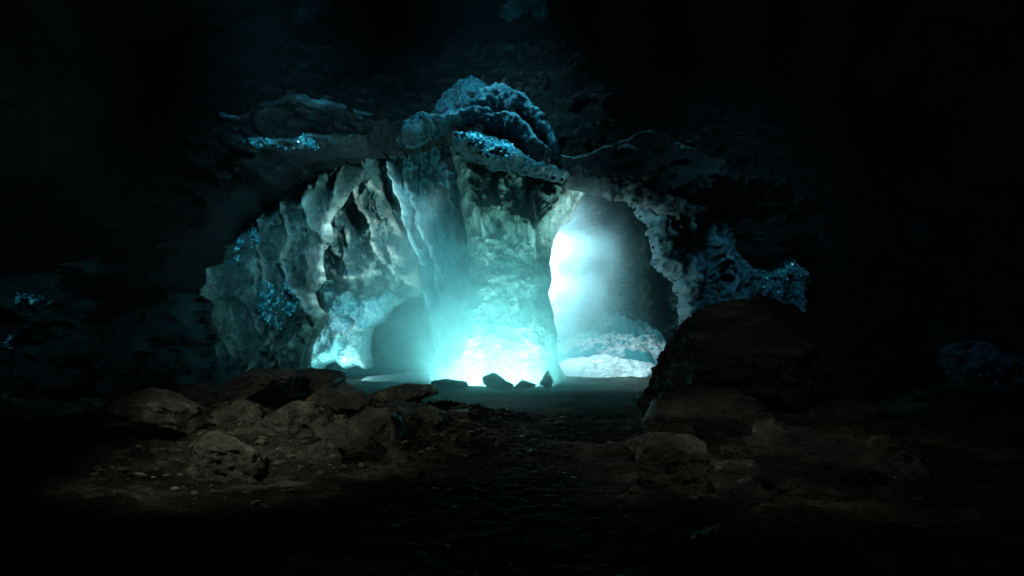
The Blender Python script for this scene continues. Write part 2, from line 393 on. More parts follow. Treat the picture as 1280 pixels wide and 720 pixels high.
# ------------------------------------------------------------------ the pillar
def lerp_curve(pts):
    pts = np.asarray(pts, float); return lambda x_: np.interp(x_, pts[:, 0], pts[:, 1])
fr = lerp_curve([(560, 238), (585, 262), (597, 286), (615, 290), (632, 288), (650, 303), (668, 296), (680, 300), (692, 322), (730, 330)])
def pil_depth(px, py):
    w_ = fr(px)+6*np.sin(px*.21)+4*np.sin(px*.53+1)
    s_ = 1/(1+np.exp((py-w_)/3.0))
    h = .55*s_
    for cx_, wd in ((598, 20), (644, 19), (692, 26)):
        h += .42*s_*np.sqrt(np.clip(1-((px-cx_-(py-240)*.12)/wd)**2, 0, 1))
    h -= .5*np.clip((py-350)/110, 0, 1)*0
    return h
pil = empty('ice_pillar', W(640, 482, 18), 'broad pale green flowstone pillar with scalloped hanging lobes, glowing mist at its foot', 'ice pillar')
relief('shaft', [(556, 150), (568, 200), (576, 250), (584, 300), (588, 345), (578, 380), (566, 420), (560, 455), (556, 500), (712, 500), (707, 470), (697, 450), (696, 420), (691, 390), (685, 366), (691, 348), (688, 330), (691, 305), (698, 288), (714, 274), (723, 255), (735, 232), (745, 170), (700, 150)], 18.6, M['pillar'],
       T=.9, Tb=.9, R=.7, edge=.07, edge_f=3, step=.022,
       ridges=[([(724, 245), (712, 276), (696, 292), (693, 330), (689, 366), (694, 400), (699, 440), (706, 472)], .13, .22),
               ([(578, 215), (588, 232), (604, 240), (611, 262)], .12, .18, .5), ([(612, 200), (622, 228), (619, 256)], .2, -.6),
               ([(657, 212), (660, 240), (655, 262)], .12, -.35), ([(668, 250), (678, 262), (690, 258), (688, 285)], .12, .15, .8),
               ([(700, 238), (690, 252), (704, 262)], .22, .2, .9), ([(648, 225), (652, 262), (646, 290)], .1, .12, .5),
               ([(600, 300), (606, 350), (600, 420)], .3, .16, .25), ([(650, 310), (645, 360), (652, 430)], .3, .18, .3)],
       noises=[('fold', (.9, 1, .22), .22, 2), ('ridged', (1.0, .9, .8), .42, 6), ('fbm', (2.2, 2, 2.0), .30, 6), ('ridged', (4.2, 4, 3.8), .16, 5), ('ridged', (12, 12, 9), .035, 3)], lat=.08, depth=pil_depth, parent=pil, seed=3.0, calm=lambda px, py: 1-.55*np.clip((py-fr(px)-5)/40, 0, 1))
lb = M['pillar']

# ------------------------------------------------------------------ left bodies
relief('ice_sheet', [(438, 170), (590, 165), (606, 300), (604, 500), (556, 500), (548, 470), (545, 440), (532, 400), (524, 360), (518, 330), (500, 300), (478, 285), (458, 262), (448, 232), (436, 205)], 20.2, M['blueice'], T=.5, Tb=.4, R=.6, step=.028,
       ridges=[([(492, 215), (508, 262), (520, 305), (527, 345), (538, 385), (550, 425), (556, 470)], .28, .5, 1.0), ([(512, 235), (528, 280), (545, 335), (552, 375)], .13, .3, .8), ([(530, 285), (548, 330), (566, 372)], .13, .25, .7),  # diagonal ridge painted lighter where the lamps fall short
               ([(497, 232), (515, 285), (533, 335)], .1, .25, .9), ([(470, 215), (482, 250), (505, 275)], .15, .25, .5), ([(528, 345), (545, 400), (570, 455)], .16, .3, .8), ([(560, 210), (568, 260), (575, 310)], .2, .2, .2)],
       noises=[('fold', (1.9, 1, .16), .34, 3), ('ridged', (2.2, 2, .55), .18, 4), ('fbm', (3, 3, 1.4), .16, 5), ('ridged', (9, 9, 4), .045, 3)], lat=.1, seed=6.0, fold_rib=.4, ramp_=1.3)
tag(bpy.data.objects['ice_sheet'], 'deep blue streaked ice sheet sloping down to the left side of the glowing pillar', 'ice sheet')
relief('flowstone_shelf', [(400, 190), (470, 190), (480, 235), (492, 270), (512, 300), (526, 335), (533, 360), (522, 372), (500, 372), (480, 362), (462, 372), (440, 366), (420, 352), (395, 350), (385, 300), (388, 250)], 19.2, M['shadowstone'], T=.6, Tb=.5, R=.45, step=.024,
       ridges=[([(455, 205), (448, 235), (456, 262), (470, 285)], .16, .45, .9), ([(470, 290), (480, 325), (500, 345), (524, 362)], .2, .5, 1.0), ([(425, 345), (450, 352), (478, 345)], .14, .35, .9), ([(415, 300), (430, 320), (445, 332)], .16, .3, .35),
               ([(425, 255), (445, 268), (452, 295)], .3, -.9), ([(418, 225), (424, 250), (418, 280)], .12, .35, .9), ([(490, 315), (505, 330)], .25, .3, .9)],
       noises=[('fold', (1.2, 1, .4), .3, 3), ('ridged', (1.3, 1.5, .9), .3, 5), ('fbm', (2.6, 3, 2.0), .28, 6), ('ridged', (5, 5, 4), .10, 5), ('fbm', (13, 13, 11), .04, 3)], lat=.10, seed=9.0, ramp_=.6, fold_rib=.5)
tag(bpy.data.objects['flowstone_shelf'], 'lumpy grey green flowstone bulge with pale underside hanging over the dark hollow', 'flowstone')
relief('ice_column', [(396, 335), (520, 345), (515, 370), (492, 385), (480, 402), (468, 412), (463, 430), (467, 458), (458, 462), (448, 456), (434, 461), (424, 452), (412, 455), (402, 463), (390, 458), (387, 440), (394, 418), (410, 402), (404, 380), (398, 360)], 20.0, M['block'], T=.6, Tb=.6, R=.4, step=.024,
       ridges=[([(395, 420), (408, 408), (424, 400), (440, 392), (452, 400), (464, 412)], .12, .22, .9), ([(404, 365), (430, 372), (450, 362)], .15, .2, .5), ([(440, 418), (455, 408)], .1, .12, .7)],
       noises=[('ridged', (1.4, 2, 1.2), .22, 4), ('fbm', (3, 3, 2.5), .14, 5)], lat=.1, seed=12.0, depth=lambda px, py: .35*(py > 398)*np.clip((py-398)/12, 0, 1))
tag(bpy.data.objects['ice_column'], 'short pale ice column with a bright cyan glowing foot left of the hollow', 'ice column')
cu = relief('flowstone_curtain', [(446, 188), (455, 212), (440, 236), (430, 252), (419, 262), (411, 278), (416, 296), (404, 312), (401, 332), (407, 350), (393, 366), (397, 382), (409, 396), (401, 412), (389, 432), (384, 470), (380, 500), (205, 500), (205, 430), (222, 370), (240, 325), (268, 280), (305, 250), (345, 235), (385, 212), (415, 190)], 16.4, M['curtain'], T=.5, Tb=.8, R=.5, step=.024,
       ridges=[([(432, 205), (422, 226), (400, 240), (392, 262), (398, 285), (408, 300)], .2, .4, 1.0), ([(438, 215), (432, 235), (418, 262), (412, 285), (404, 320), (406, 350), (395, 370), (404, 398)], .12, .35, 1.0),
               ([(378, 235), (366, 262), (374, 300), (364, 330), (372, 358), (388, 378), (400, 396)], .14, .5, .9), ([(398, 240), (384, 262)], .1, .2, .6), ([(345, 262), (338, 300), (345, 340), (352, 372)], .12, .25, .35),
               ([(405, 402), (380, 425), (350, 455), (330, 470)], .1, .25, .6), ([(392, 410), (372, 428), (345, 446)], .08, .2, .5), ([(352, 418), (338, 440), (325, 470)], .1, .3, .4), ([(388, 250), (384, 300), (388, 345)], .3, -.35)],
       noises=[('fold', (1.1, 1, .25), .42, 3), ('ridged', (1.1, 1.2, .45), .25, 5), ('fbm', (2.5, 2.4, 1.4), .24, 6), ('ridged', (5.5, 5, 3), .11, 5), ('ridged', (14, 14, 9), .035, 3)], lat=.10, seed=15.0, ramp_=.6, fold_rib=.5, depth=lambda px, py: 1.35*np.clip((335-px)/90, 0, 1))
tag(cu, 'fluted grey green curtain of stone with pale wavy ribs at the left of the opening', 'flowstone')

# ------------------------------------------------------------------ broken rock face round the opening
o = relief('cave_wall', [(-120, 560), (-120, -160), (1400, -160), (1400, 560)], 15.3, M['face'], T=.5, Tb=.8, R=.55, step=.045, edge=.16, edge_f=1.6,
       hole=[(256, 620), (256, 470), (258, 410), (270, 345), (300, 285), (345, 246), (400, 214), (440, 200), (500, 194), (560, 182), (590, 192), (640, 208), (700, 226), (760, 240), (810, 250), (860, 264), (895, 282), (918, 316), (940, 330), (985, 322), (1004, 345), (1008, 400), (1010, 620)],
       noises=[('ridged', (.30, .3, .55), 1.3, 6), ('ridged', (1.0, 1, 2.2), .5, 5), ('fbm', (3, 3, 5), .16, 5), ('ridged', (7, 7, 9), .05, 3)], lat=.3, lat_f=.9, seed=33.0, ribnoise=((1.3, 1, 3.0), .80, .6))  # noise ribs put faint glints of light into the rock colour
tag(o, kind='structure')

# ------------------------------------------------------------------ ledges, hood
LN = [('ridged', (.9, 1, 1.6), .3, 5), ('fbm', (2.5, 2.5, 4), .2, 5), ('billow', (6, 6, 7), .06, 4)]
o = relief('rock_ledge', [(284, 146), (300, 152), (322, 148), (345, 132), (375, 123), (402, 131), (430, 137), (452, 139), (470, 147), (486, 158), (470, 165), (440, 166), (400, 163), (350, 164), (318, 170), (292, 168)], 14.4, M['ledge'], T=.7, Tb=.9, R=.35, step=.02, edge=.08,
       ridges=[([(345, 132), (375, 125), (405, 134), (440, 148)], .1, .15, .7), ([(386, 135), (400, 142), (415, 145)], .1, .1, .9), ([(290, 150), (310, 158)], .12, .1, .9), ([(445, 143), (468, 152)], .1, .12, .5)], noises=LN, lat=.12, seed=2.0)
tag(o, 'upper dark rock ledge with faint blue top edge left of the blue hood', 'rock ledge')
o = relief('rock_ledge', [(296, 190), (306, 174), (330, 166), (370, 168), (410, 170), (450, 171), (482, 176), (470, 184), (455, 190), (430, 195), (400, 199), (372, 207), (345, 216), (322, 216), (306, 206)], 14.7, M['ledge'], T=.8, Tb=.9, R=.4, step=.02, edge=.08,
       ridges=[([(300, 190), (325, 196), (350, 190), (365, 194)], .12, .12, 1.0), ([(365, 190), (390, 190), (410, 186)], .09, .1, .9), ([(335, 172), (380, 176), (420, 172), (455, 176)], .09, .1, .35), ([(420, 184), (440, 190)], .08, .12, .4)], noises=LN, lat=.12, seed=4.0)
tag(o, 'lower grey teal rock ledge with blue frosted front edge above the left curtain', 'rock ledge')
HN = [('ridged', (1.5, 1.6, 2.4), .42, 5), ('ridged', (4.0, 4.5, 5.5), .20, 5), ('ridged', (11, 11, 12), .055, 3)]
hood = empty('rock_hood', W(620, 220, 14), 'blue glazed layered rock hood jutting out above the pillar', 'rock overhang')
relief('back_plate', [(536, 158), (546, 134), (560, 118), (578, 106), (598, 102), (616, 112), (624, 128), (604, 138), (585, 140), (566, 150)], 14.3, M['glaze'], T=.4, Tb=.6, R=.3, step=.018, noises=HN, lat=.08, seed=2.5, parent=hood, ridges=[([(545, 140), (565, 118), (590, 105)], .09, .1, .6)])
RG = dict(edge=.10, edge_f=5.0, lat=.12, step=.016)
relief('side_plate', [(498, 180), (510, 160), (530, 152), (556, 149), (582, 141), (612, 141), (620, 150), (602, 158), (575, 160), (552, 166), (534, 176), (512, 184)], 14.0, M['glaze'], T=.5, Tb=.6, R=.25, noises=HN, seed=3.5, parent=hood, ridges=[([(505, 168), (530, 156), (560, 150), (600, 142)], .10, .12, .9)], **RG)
relief('crown_shade_core', [(560, 165), (590, 132), (620, 120), (655, 132), (684, 160), (697, 192), (700, 215), (660, 214), (620, 196), (580, 185)], 14.5, M['face'], T=.55, Tb=.6, R=.4, noises=LN, seed=4.1, parent=hood, **RG)  # black body stands in for the shaded recess behind the crown layers
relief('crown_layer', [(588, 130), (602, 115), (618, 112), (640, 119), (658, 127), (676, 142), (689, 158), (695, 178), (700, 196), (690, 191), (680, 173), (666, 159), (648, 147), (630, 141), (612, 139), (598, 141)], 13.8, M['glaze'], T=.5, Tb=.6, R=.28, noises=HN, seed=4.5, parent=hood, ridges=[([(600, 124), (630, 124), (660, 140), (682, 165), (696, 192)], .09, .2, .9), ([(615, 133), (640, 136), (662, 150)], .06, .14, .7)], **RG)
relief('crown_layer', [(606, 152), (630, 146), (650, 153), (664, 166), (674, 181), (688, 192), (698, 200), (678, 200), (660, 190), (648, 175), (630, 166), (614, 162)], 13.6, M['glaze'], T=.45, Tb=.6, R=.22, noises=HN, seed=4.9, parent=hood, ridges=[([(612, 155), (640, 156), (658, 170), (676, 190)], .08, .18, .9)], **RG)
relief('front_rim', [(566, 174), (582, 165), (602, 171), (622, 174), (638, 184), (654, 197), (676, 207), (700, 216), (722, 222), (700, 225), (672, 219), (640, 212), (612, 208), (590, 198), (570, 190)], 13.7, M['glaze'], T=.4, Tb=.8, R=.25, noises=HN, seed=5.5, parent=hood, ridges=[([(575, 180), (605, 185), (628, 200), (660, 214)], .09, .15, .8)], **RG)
o = relief('rock_ledge', [(694, 197), (715, 199), (738, 192), (755, 183), (766, 180), (785, 171), (815, 167), (838, 176), (856, 190), (900, 205), (915, 232), (880, 252), (830, 262), (800, 252), (770, 245), (735, 240), (705, 232), (690, 215)], 14.2, M['blackledge'], T=.7, Tb=1.0, R=.4, step=.02, edge=.06, noises=LN, lat=.1, seed=7.0, ridges=[([(696, 200), (716, 202), (738, 196), (755, 187), (768, 184), (790, 176), (815, 172), (832, 178)], .06, .1, 1.0), ([(762, 196), (775, 192), (782, 198)], .1, .1, .5), ([(835, 195), (850, 200), (860, 196)], .12, .1, .45)])  # first ridge paints a lit line along the top edge
tag(o, 'black rock ledge right of the blue hood with a thin lit line painted along its top edge', 'rock ledge')
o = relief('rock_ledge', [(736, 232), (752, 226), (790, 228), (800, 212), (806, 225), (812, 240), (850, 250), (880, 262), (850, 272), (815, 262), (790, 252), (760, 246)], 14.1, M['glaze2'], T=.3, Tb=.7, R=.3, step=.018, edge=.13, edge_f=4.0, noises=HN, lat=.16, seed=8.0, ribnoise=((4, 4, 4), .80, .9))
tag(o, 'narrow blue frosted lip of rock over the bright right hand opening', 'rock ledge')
o = relief('rock_ledge', [(728, 114), (734, 122), (760, 124), (785, 118), (800, 120), (828, 116), (826, 124), (800, 128), (770, 131), (735, 130)], 13.9, M['ledge'], T=.25, Tb=.5, R=.15, step=.016, noises=HN, lat=.06, seed=9.0)
tag(o, 'thin faint rock strip on the black ceiling up right of the hood', 'rock ledge')
o = relief('rock_ledge', [(622, 30), (628, 12), (640, 2), (662, 0), (680, 8), (690, 26), (680, 34), (655, 26), (640, 30)], 13.9, M['glaze'], T=.4, Tb=.6, R=.3, step=.016, edge=.10, noises=HN, lat=.08, seed=10.0)
tag(o, 'small blue tipped rock knob on the ceiling at the top centre', 'rock ledge')
o = relief('rock_ledge', [(355, 18), (372, -6), (410, -14), (432, 0), (425, 16), (400, 26), (375, 34)], 13.4, M['faint'], T=.4, Tb=.6, R=.3, step=.016, edge=.15, noises=HN, lat=.08, seed=11.0)
tag(o, 'faint blue rock knob on the ceiling at the top left of centre', 'rock ledge')

# ------------------------------------------------------------------ right curtain
o = relief('ice_curtain', [(786, 226), (830, 225), (885, 235), (915, 270), (914, 318), (932, 334), (950, 330), (978, 322), (1000, 342), (1000, 384), (1000, 430), (860, 430), (850, 400), (849, 372), (838, 348), (816, 330), (812, 300), (808, 282), (796, 264)], 15.6, M['right'], T=.7, Tb=.8, R=.45, step=.022, edge=.12, edge_f=4.0, fold_rib=.4,
       ridges=[([(806, 266), (815, 290), (818, 322), (840, 342), (851, 372), (855, 400)], .10, .3, .6), ([(840, 262), (852, 290), (850, 325), (862, 352)], .15, .3, .6), ([(872, 275), (880, 310), (898, 345), (905, 375)], .18, .35, .6), ([(915, 325), (945, 345), (985, 345)], .2, .2, .7), ([(866, 290), (875, 335), (868, 370)], .25, -.4), ([(960, 335), (990, 355)], .15, .2, .8)],
       noises=[('fold', (1.3, 1, .35), .35, 3), ('ridged', (1.6, 1.5, 1.1), .35, 5), ('fbm', (3, 3, 2.4), .22, 5), ('ridged', (8, 8, 7), .10, 4)], lat=.15, seed=17.0, ribnoise=((4, 4, 2.5), .72, .5))
tag(o, 'slate blue crinkled ice curtain right of the bright opening above the big boulder', 'ice curtain')

# ------------------------------------------------------------------ dim wall outcrops far left and far right
FN = [('ridged', (.8, .8, .9), .5, 5), ('fbm', (2, 2, 2), .3, 5), ('billow', (5, 5, 5), .1, 3)]
o = relief('rock_outcrop', [(-60, 360), (60, 350), (130, 320), (140, 340), (120, 370), (135, 420), (120, 500), (-60, 500)], 13.2, M['faint'], T=.8, Tb=1, R=.6, step=.03, edge=.3, noises=FN, lat=.15, seed=18.0, ridges=[([(95, 352), (135, 328)], .12, .15, .3)])
tag(o, 'dim teal rock outcrop at the far left edge of the cave', 'rock outcrop')
o = relief('rock_outcrop', [(130, 480), (135, 425), (160, 400), (200, 385), (250, 360), (262, 420), (270, 500), (130, 500)], 14.0, M['faint'], T=.8, Tb=1, R=.6, step=.03, edge=.3, noises=FN, lat=.15, seed=19.0)
tag(o, 'dim misty teal rock mass between the left curtain and the far left outcrop', 'rock outcrop')
o = relief('rock_outcrop', [(1096, 262), (1118, 258), (1150, 280), (1172, 320), (1180, 365), (1165, 400), (1180, 440), (1182, 480), (1165, 485), (1150, 455), (1150, 400), (1150, 350), (1125, 300)], 14.3, M['faint'], T=.5, Tb=1, R=.4, step=.025, edge=.2, noises=FN, lat=.12, seed=20.0)
tag(o, 'narrow dim blue rock rib on the right cave wall', 'rock outcrop')
o = relief('rock_outcrop', [(1192, 430), (1225, 432), (1262, 445), (1300, 455), (1300, 500), (1230, 490), (1205, 470)], 11.5, M['right'], T=.4, Tb=1, R=.35, step=.02, edge=.2, noises=FN, lat=.12, seed=21.0)
tag(o, 'faint blue crusted rock at the right edge of the photo', 'rock outcrop')

# ------------------------------------------------------------------ right chamber: snow banks, back formations
def mound(name, cx_, cy_, sx, sy, hz, mat, seed, amp=.25, z0=-.1, label='', cat='', rib=None):
    n1, n2 = 150, 150
    a = np.linspace(-1, 1, n1); Xm, Ym = np.meshgrid(a, a); r2 = np.sqrt(Xm**2+Ym**2).ravel()
    P = np.stack([Xm.ravel()*sx+cx_, Ym.ravel()*sy+cy_, np.zeros(n1*n1)], 1)
    prof = np.clip(1-r2**2*(1+.5*fbm(P, (.7,)*3, 3, off=seed)), 0, 1)**.7
    z = hz*prof*(1+amp*2*(ridged(P, (.45, .8, 1), 5, .5, off=seed)-.45)+amp*fbm(P, (1.8, 2.5, 1), 4, off=seed))
    top = np.column_stack([P[:, 0], P[:, 1], z0+z]); bot = np.column_stack([P[:, 0], P[:, 1], np.full(len(P), z0-.3)])
    Fc = grid_faces(n1, n1); rr = r2 < 1.25; Fc = Fc[rr[Fc].all(1)]
    return top, Fc, bot
def snow(name, cx_, cy_, sx, sy, hz, seed, label, cat, mat='snow', amp=.25):
    top, Fc, bot = mound(name, cx_, cy_, sx, sy, hz, M[mat], seed, amp)
    nr = vnormals(top, Fc); rb = np.clip((.72-np.abs(nr[:, 2]))*5, 0, 1)  # steep slopes get blue shade painted in
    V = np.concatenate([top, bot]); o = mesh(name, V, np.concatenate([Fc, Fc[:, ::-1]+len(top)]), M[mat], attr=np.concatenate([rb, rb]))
    return tag(o, label, cat, 'snow banks on the floor of the inner chambers' if mat == 'snow' else None)
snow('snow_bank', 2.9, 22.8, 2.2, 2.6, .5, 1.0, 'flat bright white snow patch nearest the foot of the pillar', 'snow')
snow('snow_bank', 3.9, 26.5, 3.2, 1.6, 1.15, 2.0, 'white topped snow hump with blue shade painted on its side behind the flat snow patch', 'snow', amp=.22)
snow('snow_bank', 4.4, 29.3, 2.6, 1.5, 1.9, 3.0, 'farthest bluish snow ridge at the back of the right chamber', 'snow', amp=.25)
o = relief('flowstone_column', [(794, 255), (806, 255), (812, 290), (810, 335), (816, 380), (800, 400), (792, 350), (797, 300)], 28.5, M['faint2'], T=.4, Tb=.5, R=.3, step=.035, edge=.12, noises=FN, lat=.1, seed=22.0)
tag(o, 'dim greenish stone column at the right side of the bright chamber', 'stone column')

o = relief('ice_wall', [(640, 180), (960, 180), (960, 500), (640, 500)], 31.5, M['rear2'], T=.6, Tb=.6, R=.6, step=.055, edge=.1,
       noises=[('ridged', (.3, .3, .8), 1.6, 6), ('ridged', (1.0, 1, 2.6), .45, 5), ('fbm', (3, 3, 5), .12, 4)], lat=.3, lat_f=.8, seed=29.0)
tag(o, 'dark teal layered ice wall closing the back of the bright right hand chamber', 'ice wall')
o = relief('ice_wall', [(380, 325), (600, 325), (600, 500), (380, 500)], 22.3, M['rear2'], T=.4, Tb=.6, R=.4, step=.03, edge=.1,
       noises=[('ridged', (.7, .7, 1.6), .6, 5), ('ridged', (2, 2, 4.5), .18, 5), ('fbm', (6, 6, 8), .06, 4)], lat=.12, seed=27.0)
tag(o, 'deep teal layered ice wall at the back of the left hollow', 'ice wall')
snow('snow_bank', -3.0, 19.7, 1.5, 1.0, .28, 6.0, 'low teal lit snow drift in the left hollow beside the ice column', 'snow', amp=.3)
# ------------------------------------------------------------------ boulders
def B(px, t_, b_, D, w, mat, seed, label, group=None, name='boulder', **k):
    o = boulder(name, px, t_, b_, D, w, M[mat], seed=seed, **k)
    return tag(o, label, 'boulder' if name == 'boulder' else 'rock', group)
B(930, 371, 560, 12.0, 262, 'darkbrown', 3, 'huge dark rounded boulder at the right foot of the opening', sub=7, depth=3.2, cuts=5, rough=.10, zbase=-.3)
B(882, 484, 590, 9.3, 165, 'darkbrown', 5, 'dark ridged boulder leaning in front of the huge right boulder', sub=6, depth=1.6, rough=.09)
B(842, 544, 660, 7.0, 96, 'brown', 8, 'brown block shaped rock nearest the path on the right', sub=6, depth=.9, rough=.09, name='rock')
B(1060, 524, 690, 7.2, 270, 'darkbrown', 13, 'wide flat topped dark boulder at the lower right', sub=6, depth=1.9, rough=.09, cuts=11)
B(800, 546, 566, 8.2, 46, 'brown', 19, 'small flat pointed stone just left of the brown block shaped rock', depth=.4, name='rock')
B(905, 655, 690, 5.2, 90, 'darkbrown', 23, 'low dark stone lying on the floor at the bottom right of centre', depth=.5, name='rock')
B(288, 538, 612, 7.5, 112, 'brown', 31, 'angular brown rock lowest on the left mound', sub=6, depth=1.0, rough=.09, name='rock', cuts=10)
B(205, 484, 560, 9.0, 135, 'brown', 33, 'wide weathered rock at the left of the mound', sub=6, depth=1.4, rough=.08, name='rock')
B(398, 548, 596, 8.0, 58, 'brown', 37, 'round speckled rock low in the middle of the left mound', sub=5, depth=.6, name='rock')
B(375, 500, 560, 9.0, 85, 'brown', 41, 'tilted brown rock in the centre of the left mound', sub=5, depth=.9, name='rock')
B(325, 460, 520, 10.0, 110, 'darkbrown', 43, 'dark rock crowning the left mound', sub=6, depth=1.3, name='rock')
B(470, 510, 560, 8.6, 80, 'brown', 47, 'brown rock on the right slope of the left mound', sub=5, depth=.8, name='rock')
B(438, 492, 530, 9.4, 60, 'darkbrown', 49, 'small dark rock behind the right slope rock of the mound', sub=5, depth=.7, name='rock')
B(150, 556, 610, 8.0, 120, 'darkbrown', 53, 'low dark rock at the far left of the foreground', sub=5, depth=1.0, name='rock')
B(575, 512, 530, 10.5, 45, 'brown', 59, 'small flat stone at the right tip of the left mound', sub=5, depth=.5, name='rock')
G = 'small rocks in the glow at the foot of the pillar'
B(620, 466, 486, 16.5, 34, 'darkbrown', 61, 'rounded rock silhouetted in the glow, left of the foot stones', G, depth=.8, name='rock', cuts=4)
B(562, 474, 488, 16.3, 46, 'darkbrown', 63, 'low hazy rock left of the rounded one at the pillar foot', G, depth=.8, name='rock', cuts=3)
B(657, 475, 488, 16.4, 30, 'darkbrown', 67, 'small low stone between the rounded rock and the pointed stone', G, depth=.4, name='rock')
B(684, 463, 486, 16.6, 26, 'darkbrown', 71, 'little pointed stone at the right of the pillar foot', G, depth=.4, name='rock', cuts=8, peak=.85)
B(632, 477, 489, 16.0, 20, 'darkbrown', 73, 'smallest round stone in front of the rounded glowing rock', G, depth=.3, name='rock', cuts=4)
GL = 'angular rocks packed into the low ledge on the left'
for i, (px_, t_, b_, D_, w_, mt) in enumerate([(250, 478, 520, 10.0, 90, 'darkbrown'), (350, 520, 570, 8.7, 70, 'brown'), (430, 528, 575, 8.3, 66, 'brown'), (500, 500, 540, 9.5, 80, 'darkbrown'), (415, 478, 515, 10.2, 76, 'brown'), (535, 508, 540, 9.6, 60, 'brown'),
        (330, 560, 610, 7.6, 60, 'darkbrown'), (455, 545, 590, 7.9, 56, 'darkbrown'), (505, 478, 510, 11.0, 90, 'brown'), (175, 510, 560, 9.4, 80, 'darkbrown'), (300, 500, 545, 9.2, 66, 'brown'), (385, 462, 490, 10.6, 90, 'darkbrown')]):
    B(px_, t_, b_, D_, w_, mt, 101+i*7, 'half buried angular rock packed into the low ledge on the left', GL, depth=w_/F*D_*1.1, name='rock')
GR = 'angular rocks banked up along the right wall'
for i, (px_, t_, b_, D_, w_, mt) in enumerate([(950, 540, 640, 8.2, 110, 'darkbrown'), (1130, 560, 680, 7.4, 130, 'darkbrown'), (930, 600, 670, 6.6, 90, 'darkbrown'), (1180, 520, 640, 9.0, 150, 'darkbrown'), (1060, 500, 580, 10.0, 150, 'darkbrown'), (845, 520, 560, 8.9, 60, 'darkbrown')]):
    B(px_, t_, b_, D_, w_, mt, 211+i*7, 'dark angular rock in the bank along the right wall', GR, depth=w_/F*D_*1.1, name='rock')

# loose rubble nobody could count
def rubble(n, seed):
    rs = np.random.RandomState(seed); import bmesh
    bm = bmesh.new(); bmesh.ops.create_icosphere(bm, subdivisions=2, radius=1.0)
    B0 = np.array([v.co[:] for v in bm.verts]); F0 = np.array([[v.index for v in f.verts] for f in bm.faces]); bm.free()
    kinds = []
    for k in range(8):
        V = B0.copy()
        for c_ in range(9):
            nn_ = rs.normal(size=3); nn_ /= np.linalg.norm(nn_); V = V-nn_*np.clip(V@nn_-rs.uniform(.35, .8), 0, None)[:, None]
        kinds.append(V)
    k = n*3//5; x = np.concatenate([rs.normal(-2.9, 1.6, k), rs.uniform(-5, 4, n-k)]); y = np.concatenate([rs.normal(9.2, 1.2, k), rs.uniform(5, 15.5, n-k)])
    z = floor_h(x, y); Vs = []; Fs = []
    for i in range(n):
        s_ = .015+.06*rs.rand()**4*(1 if i < k else .8); a_ = rs.rand()*6.28; R_ = np.array([[math.cos(a_), -math.sin(a_), 0], [math.sin(a_), math.cos(a_), 0], [0, 0, 1]])
        V = (kinds[i % 8]*np.array([1, 1.3, .65])*s_)@R_.T+np.array([x[i], y[i], z[i]+s_*.15]); Vs.append(V); Fs.append(F0+i*len(B0))
    return mesh('rubble', np.concatenate(Vs), np.concatenate(Fs), M['brown'], smooth=False, origin=(0, 8, 0))
tag(rubble(2300, 5), 'scattered small stones and grit over the mound and floor', 'rubble', kind='stuff')

# ------------------------------------------------------------------ crystal crusts
def crust(src, poly, n, size, label, seed=1, lift=.0):
    n = int(n*1.9); size *= .62
    Vf, d, px, py = SURF[src]
    P = np.stack([px, py], 1); ok = (inside(P, poly)) & (d > .02); idx = np.where(ok)[0]
    rs = np.random.RandomState(seed)
    pn = Vf[idx]; pe = seg_dist(P[idx], poly); dens = np.clip(fbm(pn, (3.5,)*3, 4, off=seed)*1.6+.15, .01, 1)*np.clip(pe/8, .05, 1); dens /= dens.sum()
    ch = rs.choice(idx, n, p=dens); V = []; Fc = []
    for i in ch:
        c = Vf[i]+rs.normal(size=3)*.015; s_ = size*1.15*min(2.2, .7*math.exp(rs.normal()*.55))*min(1, .35+d[i]*0+abs(rs.normal())); ax = rs.normal(size=3); ax[1] = -abs(ax[1])-.3; ax /= np.linalg.norm(ax)
        e1 = np.cross(ax, rs.normal(size=3)); e1 /= np.linalg.norm(e1); e2 = np.cross(ax, e1)
        k = len(V); V += [c-ax*s_*.6, c+e1*s_*.5, c+(-.5*e1+.87*e2)*s_*.5, c+(-.5*e1-.87*e2)*s_*.5, c+ax*s_*rs.uniform(.6, 1.2)]
        Fc += [[k, k+2, k+1], [k, k+3, k+2], [k, k+1, k+3], [k+4, k+1, k+2], [k+4, k+2, k+3], [k+4, k+3, k+1]]
    o = mesh('crystal_crust', np.array(V), Fc, M['crystal'], smooth=False)
    return tag(o, label, 'crystal crust', 'blue crystal crusts on the cave rock')
crust('flowstone_curtain', [(328, 362), (345, 352), (372, 352), (386, 372), (378, 395), (366, 412), (350, 408), (338, 390)], 1500, .05, 'largest glittering blue crystal patch low on the left curtain', 1)
crust('flowstone_curtain', [(318, 272), (335, 264), (342, 285), (338, 310), (322, 335), (304, 336), (312, 305), (305, 300)], 900, .045, 'loose blue crystal patch high on the left curtain edge', 2)
crust('flowstone_curtain', [(252, 424), (290, 424), (290, 436), (254, 438)], 160, .045, 'small strip of blue crystals at the lower left of the curtain', 3)
crust('rock_ledge.001', [(300, 186), (330, 190), (360, 186), (385, 188), (410, 184), (408, 196), (360, 200), (320, 206)], 900, .045, 'blue crystal band along the front of the lower left ledge', 4)
crust('ice_curtain', [(920, 334), (950, 330), (980, 322), (998, 342), (996, 374), (960, 378), (925, 360)], 1100, .04, 'blue crystal patch at the right tip of the slate blue curtain', 5)
crust('front_rim', [(570, 176), (600, 172), (640, 190), (640, 212), (590, 202)], 900, .04, 'blue crystal patch on the front lip of the hood', 6)
crust('rock_outcrop', [(72, 368), (105, 368), (104, 376), (75, 376)], 150, .05, 'tiny blue crystal fleck on the far left outcrop, upper one', 7)
crust('rock_outcrop', [(0, 420), (72, 416), (70, 432), (0, 430)], 320, .045, 'tiny blue crystal fleck on the far left outcrop, lower one', 8)

